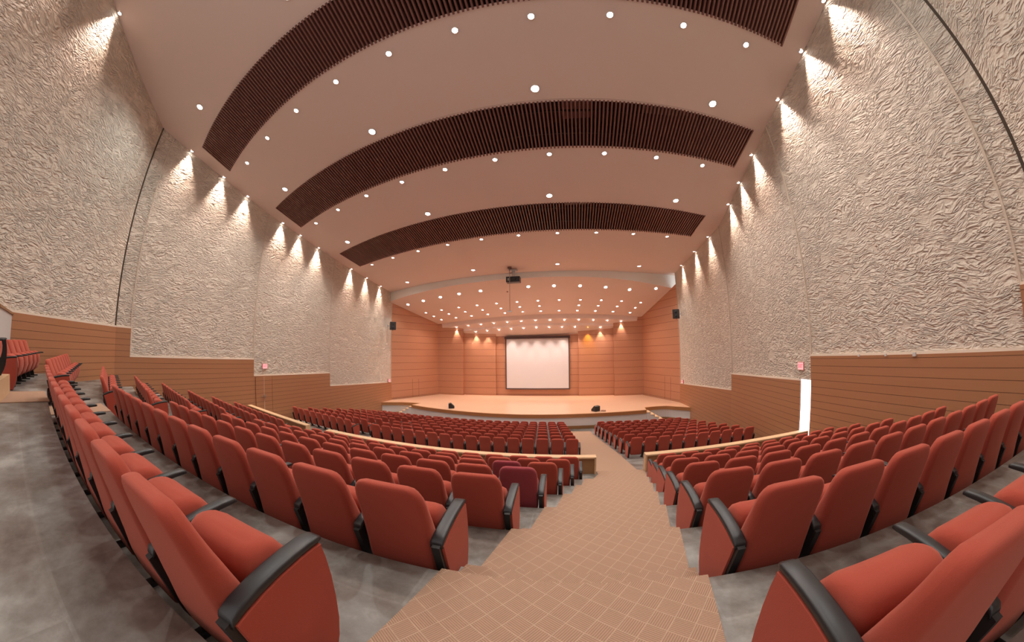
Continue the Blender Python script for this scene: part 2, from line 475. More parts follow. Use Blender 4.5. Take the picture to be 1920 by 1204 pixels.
# ------------------------------------------------------------------ ceiling with three slatted openings
GB = [(arc(3.15, 38, .037), arc(4.82, 38, .037), -14.6, 7.35), (arc(8.2, 38.9, .034), arc(10.17, 38.9, .034), -14.45, 7.6), (arc(13.66, 34, .028), arc(15.93, 34, .028), -14.25, 7.55)]
mb = MB()
XS = [-16.2 + 0.3 * i for i in range(0, 88)]
def cstrip(f0, f1, ns, xs):
    P = []
    for i in range(ns + 1):
        t = i / ns
        P.append([(x, f0(x) + (f1(x) - f0(x)) * t, zc(x, f0(x) + (f1(x) - f0(x)) * t)) for x in xs])
    mb.grid(P, 0, True)
prev = lambda x: -7.0
for f0, f1, xa, xb in GB:
    cstrip(prev, f0, 6, XS)
    cstrip(f0, f1, 3, [x for x in XS if x < xa - 0.05] + [xa])
    cstrip(f0, f1, 3, [xb] + [x for x in XS if x > xb + 0.05])
    prev = f1
cstrip(prev, beam, 6, XS)
ceil = obj('ceiling', mb, CEIL, kind='structure', fixn=False)
mb = MB()
mb.grid([[(x, beam(x), zc(x, beam(x))) for x in XS], [(x, beam(x), zc2(x, beam(x))) for x in XS]], 0, True)
obj('ceiling_beam', mb, CEILW, kind='structure', fixn=False)
mb = MB()
P = []
for i in range(9):
    t = i / 8
    P.append([(x, beam(x) + (fascia(x) - beam(x)) * t, zc2(x, beam(x) + (fascia(x) - beam(x)) * t)) for x in XS])
mb.grid(P, 0, True)
obj('ceiling_over_stage', mb, CEIL, kind='structure', fixn=False)
def zs(x, y): return zc2(x, fascia(x)) - 0.42 - 0.78 * (y - fascia(x))
mb = MB()
mb.grid([[(x, fascia(x), zc2(x, fascia(x))) for x in XS], [(x, fascia(x) + 0.02, zs(x, fascia(x))) for x in XS]], 0, True)
FA = [[], [], [], []]
for x in XS:
    y0 = fascia(x); ym = y0 + 0.62
    FA[0].append((x, y0 + 0.02, zs(x, y0))); FA[1].append((x, ym, zs(x, ym) + 0.1)); FA[2].append((x, ym + 0.02, zs(x, ym) - 0.1)); FA[3].append((x, 31.3, zs(x, 31.3) - 0.05))
mb.grid(FA, 0, False)
obj('ceiling_fascia', mb, CEIL, kind='structure', fixn=False)

for gi, (f0, f1, xa, xb) in enumerate(GB):
    nm = ('the hindmost', 'the middle', 'the foremost')[gi]
    g = thing('slatted_ceiling_grille', 'dark brown slatted ceiling grille curving across the hall, %s of the three' % ('closest to the stage' if gi == 2 else 'middle one' if gi == 1 else 'furthest from the stage'), 'ceiling grille', (0, f0(-3), zc(-3, f0(-3))), group='slatted grilles')
    ox, oy, oz = g.location
    mb = MB()
    sp_ = 0.137; ns = int((xb - xa) / sp_)
    for i in range(ns + 1):
        x = xa + (xb - xa) * i / ns
        y0, y1 = f0(x) - 0.05, f1(x) + 0.05
        w_ = 0.028
        # slats follow the slope of the ceiling, proud of it by 3 cm
        a0 = []
        for y in (y0, y1):
            z = zc(x, y)
            a0.append([(x - w_ - ox, y - oy, z - 0.05 - oz), (x + w_ - ox, y - oy, z - 0.05 - oz), (x + w_ - ox, y - oy, z + 0.11 - oz), (x - w_ - ox, y - oy, z + 0.11 - oz)])
        mb.rings(a0, 0, False)
    obj('slats', mb, SLAT, g)
    for t in (0.25, 0.75):
        mb = MB(); r = []
        for i in range(41):
            x = xa + (xb - xa) * i / 40; y = f0(x) + (f1(x) - f0(x)) * t; z = zc(x, y) + 0.15
            r.append([(x - ox, y - 0.03 - oy, z - 0.03 - oz), (x - ox, y + 0.03 - oy, z - 0.03 - oz), (x - ox, y + 0.03 - oy, z + 0.03 - oz), (x - ox, y - 0.03 - oy, z + 0.03 - oz)])
        mb.rings(r, 0, False); obj('carrier_bar', mb, BLKM, g)
    # plenum box above the slats
    mb = MB(); xs = [xa + (xb - xa) * i / 20 for i in range(21)]; H = 1.1
    mb.grid([[(x - ox, f0(x) - 0.1 - oy, zc(x, f0(x)) + H - oz) for x in xs], [(x - ox, f1(x) + 0.1 - oy, zc(x, f1(x)) + H - oz) for x in xs]])
    for f, e in ((f0, -0.1), (f1, 0.1)):
        mb.grid([[(x - ox, f(x) + e - oy, zc(x, f(x)) + 0.02 - oz) for x in xs], [(x - ox, f(x) + e - oy, zc(x, f(x)) + H - oz) for x in xs]])
    for x in (xa, xb):
        mb.grid([[(x - ox, f0(x) - oy, zc(x, f0(x)) - oz), (x - ox, f1(x) - oy, zc(x, f1(x)) - oz)], [(x - ox, f0(x) - oy, zc(x, f0(x)) + H - oz), (x - ox, f1(x) - oy, zc(x, f1(x)) + H - oz)]])
    obj('plenum', mb, VOID, g, fixn=False)
    if gi == 1:
        for (x0, x1, ty, m_) in ((0.25, 1.35, (0.3, 0.95), DUCT), (3.2, 5.6, (0.55, 0.85), GALV), (-6.0, -4.6, (0.2, 0.6), VOID)):
            mb = MB(); y0 = f0(x0) + 2 * (1 - ty[1]); y1 = f0(x0) + 2 * (1 - ty[0]); z = zc(x0, y0) + 0.45
            mb.box(x0 - ox, x1 - ox, y0 - oy, y1 - oy, z - oz, z + 0.4 - oz); obj('duct', mb, m_, g)
    else:
        mb = MB(); x0, x1 = (-7.5, -5.2) if gi == 0 else (0.2, 1.4); y0 = f0(x0) + 0.6; z = zc(x0, y0) + 0.5
        mb.box(x0 - ox, x1 - ox, y0 - oy, y0 + 0.4 - oy, z - oz, z + 0.3 - oz); obj('duct', mb, GALV, g)

# ------------------------------------------------------------------ floor: tiers, ramp
mb = MB()
FX = [-17.5 + 0.5 * i for i in range(58)]
mb.grid([[(x, -8, lvl(-1)) for x in FX], [(x, nos(0, x), lvl(-1)) for x in FX]])
for k in range(0, 7):
    mb.grid([[(x, nos(k, x), lvl(k - 1)) for x in FX], [(x, nos(k, x), lvl(k)) for x in FX]])
    e = (lambda x: nos(k + 1, x)) if k < 6 else (lambda x: max(par(x) + 0.1, nos(6, x) + 0.9))
    mb.grid([[(x, nos(k, x), lvl(k)) for x in FX], [(x, e(x), lvl(k)) for x in FX]])
mb.grid([[(x, max(par(x) + 0.1, nos(6, x) + 0.9), lvl(6)) for x in FX], [(x, max(par(x) + 0.1, nos(6, x) + 0.9), lowz(x, 8.45)) for x in FX]])
P = []
for i in range(41):
    P.append([])
    for x in FX:
        y0 = max(par(x) + 0.1, nos(6, x) + 0.9); y = y0 + (31.3 - y0) * i / 40
        P[-1].append((x, y, lowz(x, y) if i else lowz(x, 8.45)))
mb.grid(P, 0, True)
floor = obj('floor', mb, CONC, kind='structure', fixn=False)
# raised platform of the row behind the lens, on the far side
mb = MB(); mb.prism([(-8.74, -0.12), (-5.9, -0.42), (-5.9, -3.0), (-8.74, -3.0)], lvl(-1), lvl(-2))
obj('platform', mb, WOODP, kind='structure')

# carpet on the stepped aisle: runs over treads, risers and half steps
def cxl(y):
    if y < 0.7: return -0.87
    if y < 7.9: return -0.90 + 0.20 * (y - 0.7)
    if y < 12.4: return 0.79 - 0.04 * (y - 8.4)
    return 0.62 - 0.10 * (y - 12.4)
def cxr(y):
    if y < 8.4: return 0.70 + 0.19 * (y - 0.8)
    if y < 12.4: return 2.07 + 0.03 * (y - 8.4)
    return 2.22 - 0.085 * (y - 12.4)
prof = [(-3.0, lvl(-1))]
for k in range(0, 7):
    yn = 0.45 + 1.11 * k - (0.09 if k == 0 else 0)
    prof += [(yn + 0.012, lvl(k - 1)), (yn + 0.012, lvl(k - 1) - ST / 2), (yn + 0.30, lvl(k - 1) - ST / 2), (yn + 0.30, lvl(k))]
prof += [(8.2, lvl(6)), (8.45, lvl(6))]
y = 8.46
while y < 21.6:
    prof.append((y, lowz(0.5, y))); y += 0.6
mb = MB(); r = []
for y, z in prof:
    a, b = cxl(y), cxr(y)
    if y < 0.36: a, b = -0.86, 0.66
    r.append([(a, y, z + 0.014), (b, y, z + 0.014), (b, y, z - 0.01), (a, y, z - 0.01)])
mb.rings(r, 0, False)
obj('carpet_runner', mb, CARP, label='tan basket-weave carpet running down the stepped aisle to the stage', cat='carpet')
for k in range(0, 7):
    yn = 0.45 + 1.11 * k - (0.09 if k == 0 else 0)
    a, b = cxl(yn) - 0.0, cxr(yn)
    mb = MB(); mb.box(a + 0.01, b - 0.01, yn + 0.0, yn + 0.295, lvl(k), lvl(k - 1) - ST / 2 - 0.011)
    o = obj('half_step', mb, CONC, kind='structure')
# carpets of the other aisle
mb = MB(); mb.box(-8.85, -7.45, -0.30, nos(0, -8) - 0.0, lvl(-1) + 0.001, lvl(-1) + 0.014)
obj('aisle_carpet_strip', mb, CARP, label='short strip of tan carpet on the upper walkway below the raised platform', cat='carpet', group='far aisle carpet')
for k in range(0, 7):
    mb = MB()
    x0, x1 = -9.15, (-7.85 - 0.06 * k) if k else -8.1
    mb.box(x0, x1, nos(k, -8.4), nos(k + 1, -8.4) - 0.02, lvl(k) + 0.001, lvl(k) + 0.015)
    obj('aisle_carpet_strip', mb, CARP, label='tan carpet strip on far aisle beside the centre bank, %s tread below the walkway' % ORD[k + 1], cat='carpet', group='far aisle carpet')
mb = MB(); r = []
y = 9.0
while y < 20.5:
    xx = (-8.87 - 0.16 * (y - 9) if y < 12 else -9.35 + 0.11 * (y - 12)); r.append([(xx - 0.33, y, lowz(xx, y) + 0.014), (xx + 0.36, y, lowz(xx, y) + 0.014), (xx + 0.36, y, lowz(xx, y) - 0.01), (xx - 0.33, y, lowz(xx, y) - 0.01)]); y += 0.5
mb.rings(r, 0, False)
obj('aisle_carpet_strip', mb, CARP, label='tan carpet on lower far aisle between the two seat banks', cat='carpet', group='far aisle carpet')

# ------------------------------------------------------------------ parapets
def parapet(x0, x1, label):
    t = thing('parapet', label, 'parapet', ((x0 + x1) / 2, par((x0 + x1) / 2), lvl(6)), group='wooden parapets')
    ox, oy, oz = t.location
    nn = max(4, int((x1 - x0) / 0.6)); zt = -2.82 - oz
    for nme, e0, e1, za, zb, m_ in (('panel', -0.06, 0.10, -0.9, zt - 0.045, WOODB), ('cap', -0.10, 0.14, zt - 0.045, zt, WOODP)):
        mb = MB(); r = []
        for i in range(nn + 1):
            x = x0 + (x1 - x0) * i / nn; y = par(x)
            r.append([(x - ox, y + e0 - oy, za), (x - ox, y + e1 - oy, za), (x - ox, y + e1 - oy, zb), (x - ox, y + e0 - oy, zb)])
        mb.rings(r, 0, False)
        obj(nme, mb, m_, t, bevel=0.006 if nme == 'cap' else 0)
    for x in (x0, x1):
        y = par(x); mb = MB(); mb.box(x - 0.022 - ox, x + 0.022 - ox, y - 0.10 - oy, y + 0.14 - oy, -0.05, zt + 0.001)
        obj('end_post', mb, WOODP, t)
    return t
parapet(-15.2, -9.47, 'low wooden parapet with pale cap, between far aisle and the wall with a closed door')
parapet(-8.27, 0.73, 'long curved wooden parapet with pale cap in front of the centre bank')
parapet(2.12, 7.85, 'wooden parapet with pale cap reaching to the lit doorway')

# ------------------------------------------------------------------ stage
SZ = -4.30
front = [(-12.62, 23.33), (-10.91, 22.66), (-8.41, 22.02), (-6.04, 21.65), (-3.88, 21.48), (-1.67, 21.55), (0.7, 21.80), (3.16, 22.15), (5.62, 22.55)]
wingL = [(-12.3, 24.30), (-13.2, 24.28), (-14.0, 24.15), (-14.6, 23.85), (-15.64, 23.3)]
wingR = [(5.75, 23.55), (6.6, 23.80), (7.5, 23.75), (8.1, 23.25), (9.04, 22.5)]
outline = front + [wingR[0]] + wingR[1:] + [(9.05, 25.0), (7.2, 30.4), (7.2, 31.1), (-13.2, 31.1), (-13.2, 30.4), (-15.62, 25.0)] + wingL[::-1][0:4] + [(-12.3, 24.30)]
stg = thing('stage', 'raised timber stage with bowed front edge, brown nosing and pale skirt', None, (-3.5, 21.5, -5.36)); stg['kind'] = 'structure'
def rel(t, p): return (p[0] - t.location[0], p[1] - t.location[1])
mb = MB(); pts = [rel(stg, p) for p in outline]
mb.prism(pts, SZ - 0.03 + 5.36, SZ + 5.36); obj('deck', mb, DECK, stg)
def ribbon(name, line, za, zb, th, m_, parent, inset=0.0):
    mb = MB(); r = []
    for i, p in enumerate(line):
        q0 = line[max(0, i - 1)]; q1 = line[min(len(line) - 1, i + 1)]
        dx, dy = q1[0] - q0[0], q1[1] - q0[1]; L = hypot(dx, dy); nx, ny = -dy / L, dx / L
        a = rel(parent, (p[0] + nx * inset, p[1] + ny * inset)); b = rel(parent, (p[0] + nx * (inset + th), p[1] + ny * (inset + th)))
        r.append([(a[0], a[1], za + 5.36), (b[0], b[1], za + 5.36), (b[0], b[1], zb + 5.36), (a[0], a[1], zb + 5.36)])
    mb.rings(r, 0, False); return obj(name, mb, m_, parent)
def smooth_line(l, k=4):
    out = []
    for i in range(len(l) - 1):
        p0 = l[max(0, i - 1)]; p1 = l[i]; p2 = l[i + 1]; p3 = l[min(len(l) - 1, i + 2)]
        for j in range(k):
            t = j / k
            out.append(tuple(0.5 * (2 * p1[d] + (p2[d] - p0[d]) * t + (2 * p0[d] - 5 * p1[d] + 4 * p2[d] - p3[d]) * t * t + (3 * p1[d] - p0[d] - 3 * p2[d] + p3[d]) * t ** 3) for d in (0, 1)))
    out.append(l[-1]); return out
NOSE = mat('stage_nosing_wood', (0.40, 0.19, 0.075), 0.4)
fs = smooth_line(front)
for ln, nm in ((fs, ''), (smooth_line(wingL[::-1]), ''), (smooth_line(wingR), '')):
    ribbon('nosing', ln, SZ - 0.24, SZ + 0.004, 0.14, NOSE, stg, -0.05)
    ribbon('skirt', ln, -5.34, SZ - 0.24, 0.06, SKIRT, stg, 0.02)
    ribbon('skirting_board', ln, -5.36, -5.14, 0.05, WOODB, stg, 0.0)
for a, b in (((-12.62, 23.33), (-12.3, 24.3)), ((5.62, 22.55), (5.75, 23.55))):
    ribbon('nosing', [a, b], SZ - 0.24, SZ + 0.003, 0.05, NOSE, stg, -0.02)
    ribbon('skirt', [a, b], -5.34, SZ - 0.24, 0.04, SKIRT, stg, 0.0)
for sx, base, lab in ((1, 5.62, 'small timber steps from the stage down towards the lit doorway side'), (-1, -12.62, 'small timber steps from the stage down on the closed door side')):
    st_ = thing('stage_steps', lab, 'steps', (base, 22.9, -5.36), group='stage steps')
    yf = 22.55 if sx > 0 else 23.33
    for i in range(5):
        mb = MB(); x0 = sx * (0.02 + 0.31 * i); x1 = sx * (0.02 + 0.31 * (i + 1)); z = 1.06 - 0.177 * (i + 1)
        mb.box(min(x0, x1), max(x0, x1), yf - 22.9, yf - 22.9 + 0.95, -0.02, z - 0.03); obj('riser', mb, SKIRT, st_)
        mb = MB(); mb.box(min(x0, x1) - 0.015, max(x0, x1) + 0.015, yf - 22.92, yf - 22.9 + 0.95, z - 0.03, z); obj('tread', mb, WOODP, st_)

# screen
sw = thing('projection_screen', 'large white projection screen hanging on the back wall of the stage', 'projection screen', (-3.04, 31.05, -3.66))
mb = MB(); P = []
for i in range(13):
    P.append([(-3.10 + 6.2 * i / 12, -0.06 - 0.02 * sin(i * 1.3), 0.12 + 4.95 * j / 8) for j in range(9)])
mb.grid(P, 0, True); obj('screen_cloth', mb, SCREEN, sw, fixn=False)
BORD = mat('screen_border', (0.10, 0.065, 0.06), 0.6)
for nme, b in (('border', (-3.2, -3.08, 0.04, 5.1)), ('border', (3.08, 3.2, 0.04, 5.1))):
    mb = MB(); mb.box(b[0], b[1], -0.09, -0.045, b[2], b[3]); obj(nme, mb, BORD, sw)
mb = MB(); mb.box(-3.2, 3.2, -0.10, -0.03, 0.0, 0.12); obj('bottom_bar', mb, BORD, sw)
mb = MB(); mb.box(-3.25, 3.25, -0.20, 0.08, 5.04, 5.26); obj('roller_housing', mb, mat('roller_housing_brown', (0.06, 0.03, 0.025), 0.5), sw)

# stage monitors
def wedge(loc, rz, label):
    t = thing('stage_monitor', label, 'loudspeaker', loc, rz, 'stage monitors')
    mb = MB(); mb.plate([(-0.22, 0), (0.22, 0), (0.22, 0.13), (-0.06, 0.40), (-0.22, 0.36)], -0.24, 0.24); obj('cabinet', mb, BLK, t, bevel=0.015)
    mb = MB(); mb.plate([(0.232, 0.03), (0.232, 0.135), (-0.045, 0.405), (-0.05, 0.39), (0.215, 0.125), (0.22, 0.03)], -0.21, 0.21); obj('grille', mb, GREY, t)
    return t
wedge((-8.95, 23.0, SZ), radians(-70), 'black wedge monitor on the stage beside the closed door side steps')
wedge((1.96, 22.8, SZ), radians(40), 'black wedge monitor on the stage with a small pale box beside it')
mb = MB(); mb.box(-0.17, 0.17, -0.1, 0.1, 0, 0.12); o = obj('small_box', mb, mat('pale_wood_box', (0.6, 0.38, 0.28), 0.6), label='small pale wooden box beside a black wedge monitor on stage', cat='box', bevel=0.01); o.location = (2.5, 22.62, SZ)

# ------------------------------------------------------------------ wall speakers
def wall_speaker(loc, rz, wallv, label):
    t = thing('wall_speaker', label, 'loudspeaker', loc, rz, 'wall speakers')
    mb = MB(); mb.box(-0.26, 0.26, -0.22, 0.22, -0.35, 0.35); obj('cabinet', mb, BLK, t, bevel=0.02)
    mb = MB(); mb.box(-0.23, 0.23, -0.235, -0.221, -0.32, 0.32); obj('grille', mb, GREY, t)
    for z in (0.15, -0.17):
        mb = MB(); r = [[(0.10 * cos(2 * pi * i / 20) * s_, y_, z + 0.10 * sin(2 * pi * i / 20) * s_) for i in range(20)] for y_, s_ in ((-0.235, 1), (-0.243, 0.9))]
        mb.rings(r); obj('driver', mb, BLKM, t)
    mb = MB(); mb.box(min(0, wallv), max(0, wallv), -0.03, 0.03, -0.05, 0.02); mb.box(min(wallv - 0.02, wallv + 0.02), max(wallv - 0.02, wallv + 0.02), -0.08, 0.08, -0.2, 0.15); obj('wall_bracket', mb, METAL, t)
    mb = MB(); mb.box(-0.02, 0.02, -0.02, 0.02, -0.42, -0.35); obj('cable_gland', mb, BLKM, t)
    return t
wall_speaker((-14.98, 24.2, 2.35), radians(38), -0.50, 'black loudspeaker bracketed high on plaster wall, on the closed door side')
wall_speaker((8.50, 23.9, 2.65), radians(-22), 0.42, 'black loudspeaker bracketed high on plaster wall, on the lit doorway side')

# ------------------------------------------------------------------ exit signs
def exit_sign(loc, rz, label, s=1.0):
    t = thing('exit_sign', label, 'exit sign', loc, rz, 'exit signs')
    mb = MB(); mb.box(-0.17 * s, 0.17 * s, -0.06, 0.0, -0.14 * s, 0.14 * s); obj('case', mb, mat('sign_case', (0.5, 0.22, 0.2), 0.5), t, bevel=0.01)
    mb = MB(); mb.box(-0.15 * s, 0.15 * s, -0.066, -0.061, -0.12 * s, 0.12 * s); obj('face', mb, SIGNP, t)
    cu = bpy.data.curves.new('exit_text', 'FONT'); cu.body = 'EXIT'; cu.size = 0.16 * s; cu.align_x = 'CENTER'; cu.align_y = 'CENTER'; cu.extrude = 0.002; cu.offset = 0.003
    cu.materials.append(SIGNR)
    tmp = bpy.data.objects.new('tmp', cu); C.objects.link(tmp)
    bpy.context.view_layer.update()
    me = bpy.data.meshes.new_from_object(tmp.evaluated_get(bpy.context.evaluated_depsgraph_get()))
    bpy.data.objects.remove(tmp)
    o = bpy.data.objects.new('lettering', me); C.objects.link(o); o.parent = t; o.location = (0, -0.069, 0); o.rotation_euler = (pi / 2, 0, 0); o.scale = (0.78, 1.1, 1)
    return t
exit_sign((-15.31, 11.17, -0.89), radians(90), 'lit red exit sign on plaster above the closed panelled door')
exit_sign((8.165, 9.60, -0.80), radians(-90), 'lit red exit sign on plaster above the lit doorway')
exit_sign((-15.62, 24.6, -2.50), radians(90), 'lit red exit sign low beside the stage, on the closed door side')
exit_sign((9.07, 24.4, -2.58), radians(-90), 'lit red exit sign low beside the stage, on the lit doorway side')

# closed door in the far wall
dr = thing('door_2', None, None, (-15.34, 11.15, -3.5)); dr['kind'] = 'structure'
mb = MB(); mb.box(0, 0.012, -0.55, 0.55, 0.0, 2.05); obj('door_leaf', mb, WOOD, dr)
LINE = mat('brushed_edge', (0.62, 0.42, 0.33), 0.4)
mb = MB(); mb.box(0.0, 0.02, -0.012, 0.012, 0.0, 2.05); obj('meeting_stile', mb, LINE, dr)
for yy in (-0.56, 0.56):
    mb = MB(); mb.box(0.0, 0.016, yy - 0.008, yy + 0.008, 0.0, 2.05); obj('door_joint', mb, GAPM, dr)
mb = MB(); mb.box(0.012, 0.08, -0.04, 0.0, 1.0, 1.06); mb.box(0.06, 0.085, -0.22, 0.08, 1.015, 1.045); mb.box(0.012, 0.04, -0.05, 0.03, 0.9, 1.12); obj('door_handle', mb, METAL, dr)
dr.location.x = -15.33

# lit doorway
dw = thing('door_1', None, None, (RW[3][0], RW[3][1], DZ0)); dw['kind'] = 'structure'
mb = MB()
mb.box(0.0, 0.05, -0.03, 0.0, 0, DZ1 - DZ0 + 0.0); obj('jamb', mb, WHITE, dw)
mb = MB(); mb.box(3.1, 3.2, -0.9, 0.7, 0, DZ1 - DZ0 + 0.2); mb.box(0.05, 3.2, -0.9, -0.82, 0, DZ1 - DZ0 + 0.2); mb.box(0.05, 3.2, -0.9, 0.7, -0.05, 0); mb.box(0.1, 3.2, -0.9, 0.7, DZ1 - DZ0 + 0.1, DZ1 - DZ0 + 0.2)
obj('lobby_wall', mb, WHITE, dw)
mb = MB(); mb.box(0.06, 3.2, 0.66, 0.69, 0.0, DZ1 - DZ0 + 0.1); obj('doorway_glow_panel', mb, DAY, dw)  # glowing panel added as one lobby side so the doorway reads bright
mb = MB(); mb.box(0.62, 0.68, 0.0, 0.62, 1.0, 1.07); mb.box(0.02, 0.06, 0.0, 0.05, 0.95, 1.25); obj('push_bar', mb, METAL, dw)

# low white partition at the far rear corner
pt = thing('rear_partition', 'low white partition wall with dark cap at the rear corner of the hall', 'partition', (-11, -0.3, lvl(-1)))
mb = MB(); slab(mb, (-1.82, 0.12), (1.6, -0.12), 0, -0.12, 0, 1.50, 1.50); obj('panel', mb, WHITE, pt)
mb = MB(); slab(mb, (-1.9, 0.13), (1.6, -0.12), 0.03, -0.18, 1.50, 1.55, 1.55); obj('cap', mb, WOODB, pt)

# three little fittings on the bead of the near side wall
for i, (y, s_) in enumerate(((7.0, 0.03), (6.1, 0.03), (5.25, 0.045))):
    mb = MB(); mb.box(-s_, 0.0, -s_, s_, -s_, s_)
    o = obj('cable_clip', mb, WHITE, label='tiny white clip on top bead of side wall panelling, %s from the lit doorway' % ORD[i + 1], cat='clip', group='bead clips')
    xx = RW[2][0] + (RW[3][0] - RW[2][0]) * (y - RW[2][1]) / (RW[3][1] - RW[2][1]); o.location = (xx - 0.055, y, -0.46)

# ------------------------------------------------------------------ projector and hanging pole
t = thing('projector_pole', 'thin steel pole with crossbar hanging from ceiling in front of the beam', 'pole', (-3.95, 21.35, 6.02))
mb = MB(); mb.box(-0.13, 0.13, -0.09, 0.09, -0.06, 0.08); obj('ceiling_plate', mb, mat('rusty_plate', (0.16, 0.07, 0.05), 0.6), t)
mb = MB(); mb.box(0.0, 0.2, -0.02, 0.02, -0.42, -0.38); obj('cable_arm', mb, bpy.data.materials['rusty_plate'], t)
mb = MB(); mb.cyl(0, 0, -3.12, -0.05, 0.022, 10); obj('pole', mb, METAL, t)
mb = MB(); mb.box(-0.22, 0.14, -0.03, 0.03, -3.16, -3.10); mb.box(-0.05, 0.12, -0.1, 0.1, -3.2, -3.15); obj('crossbar', mb, METAL, t)
t = thing('projector', 'black boxed projector mounted under the ceiling by the white beam', 'projector', (-3.78, 21.95, 5.25))
mb = MB(); mb.box(-0.5, 0.5, -0.3, 0.3, -0.20, 0.20); obj('housing', mb, mat('projector_black', (0.012, 0.014, 0.014), 0.35), t, bevel=0.015)
mb = MB(); mb.box(-0.36, -0.30, -0.325, -0.30, -0.10, 0.08); obj('label_plate', mb, METAL, t)
mb = MB(); mb.rings([[(0.2 + 0.1 * cos(2 * pi * i / 18), y_, 0.1 * sin(2 * pi * i / 18)) for i in range(18)] for y_ in (-0.3, -0.34)]); obj('lens', mb, BLK, t)
mb = MB(); mb.box(-0.12, 0.12, -0.03, 0.03, 0.2, 0.72); mb.box(-0.3, 0.3, -0.2, 0.2, 0.70, 0.76); obj('ceiling_mount', mb, METAL, t)
mb = MB(); mb.cyl(0, 0, -0.06, 0, 0.07, 16); o = obj('smoke_detector', mb, mat('detector', (0.35, 0.16, 0.12), 0.6), label='small round detector on the ceiling over the stage beside hanging pole', cat='detector'); o.location = (-4.75, 24.6, zc2(-4.75, 24.6))

# ------------------------------------------------------------------ ceiling lamps
def lamp_proto(name, r, lens_mat, col, watt, angle, blend, rad, radius=None):
    t = thing(name, 'x', 'ceiling light')
    mb = MB(); n_ = 20
    rr = [[(q * cos(2 * pi * i / n_), q * sin(2 * pi * i / n_), z) for i in range(n_)] for q, z in ((r, 0.0), (r * 1.32, -0.006), (r * 1.30, -0.02), (r * 1.0, -0.024), (r * 0.98, 0.02))]
    mb.rings(rr, 0, True, False); obj('trim_ring', mb, RING, t)
    mb = MB(); mb.cyl(0, 0, -0.016, -0.004, r * 0.97, n_); obj('lens', mb, lens_mat, t)
    if watt:
        L = bpy.data.lights.new(name + '_beam', 'SPOT'); L.color = col; L.energy = watt * LIGHT_K; L.spot_size = radians(angle); L.spot_blend = blend; L.shadow_soft_size = rad
        o = bpy.data.objects.new('beam', L); C.objects.link(o); o.parent = t; o.location = (0, 0, -0.04)
    return t
protos = {}
def sl(fz, x, y): return (math.atan((fz(x, y + 0.1) - fz(x, y - 0.1)) / 0.2), 0, 0)
def place(kind, args, loc, label, group, tilt=None):
    if kind not in protos:
        protos[kind] = t = lamp_proto(*args); t.location = loc
        t['label'] = label; t['group'] = group
    else:
        t = dup(protos[kind], loc, 0, label, group)
    if tilt: t.rotation_euler = tilt
    return t
SMALL = ('ceiling_downlight', 0.085, LENSW, WARM, 260, 110, 0.9, 0.08)
BIG = ('ceiling_floodlight', 0.125, LENSC, COOL, 520, 140, 0.9, 0.12)
STG = ('stage_downlight', 0.092, LENSW, STAGE_W, 190, 105, 0.9, 0.08)
STB = ('stage_floodlight', 0.12, LENSC, COOL, 160, 110, 0.9, 0.1)
FAS = ('fascia_downlight', 0.055, LENSW, STAGE_W, 230, 62, 0.8, 0.05)
AMB = ('amber_downlight', 0.05, LENSY, (1.0, 0.58, 0.06), 260, 62, 0.8, 0.05)
WSH = ('wall_washer', 0.065, LENSW, (1.0, 0.76, 0.62), 850, 62, 1.0, 0.03)
rows_small = [(arc(5.35, 38, .04), 'between the middle grille and the hindmost grille, hindmost side'), (arc(10.53, 37, .035), 'ahead of the middle grille'), (arc(16.30, 32, .024), 'ahead of the grille closest to the stage')]
names_small = ['ahead of the rearmost grille', 'ahead of the middle grille', 'ahead of the foremost grille']
for ri, (f, _) in enumerate(rows_small):
    for i in range(10):
        x = -13.25 + 2.15 * i; y = f(x)
        place('small', SMALL, (x, y, zc(x, y)), 'warm round downlight, %s from closed door side, %s' % (ORD[i + 1], names_small[ri]), 'warm ceiling downlights', sl(zc, x, y))
rows_big = [(arc(2.25, 38, .04), 'behind the rearmost grille', 4), (arc(7.68, 38, .04), 'behind the middle grille', 4), (arc(13.1, 38, .035), 'behind the foremost grille', 4), (lambda x: 21.2 + (x + 4) ** 2 / 55, 'behind the white beam', 4)]
for ri, (f, nm, cnt) in enumerate(rows_big):
    for i in range(cnt):
        x = -12.75 + 6.1 * i; y = f(x)
        place('big', BIG, (x, y, zc(x, y)), 'large cool floodlight, %s from closed door side, %s' % (ORD[i + 1], nm), 'cool ceiling floodlights', sl(zc, x, y))
xs_g = [-14.28, -12.47, -10.64, -8.81, -6.88, -2.97, -0.96, 1.09, 3.17, 5.22, 7.5]
for i, x in enumerate(xs_g):
    y = beam(x) + 1.35 if -4.5 > x > -20 else beam(x) + 1.25
    y = min(y, 25.6)
    place('stb', STB, (x, y, zc2(x, y) - 0.035), 'cool lamp over the stage front behind the beam, %s from closed door side' % ORD[i + 1], 'cool lamps over stage front', sl(zc2, x, y))
for ri, y0 in enumerate((26.5, 27.52, 28.56)):
    for i in range(12):
        x = (-13.37 + 0.45 * ri) + (20.0 - 0.78 * ri) / 11 * i
        y = y0 + (x + 3.8) ** 2 / (84 + 4 * ri)
        if i == 7 and ri == 1: continue
        place('stg', STG, (x, y, zc2(x, y)), 'small warm lamp over stage, %s from closed door side, %s row' % (ORD[i + 1], ('first', 'second', 'third')[ri]), 'small warm lamps over the stage', sl(zc2, x, y))
for i in range(13):
    x = -11.2 + 16.4 / 12 * i; y = fascia(x) + 0.22
    place('fas', FAS, (x, y, zs(x, y) - 0.05), 'tiny warm spotlight, upper fascia row above the stage, %s from closed door side' % ORD[i + 1], 'fascia spotlights', (radians(7), 0, 0))
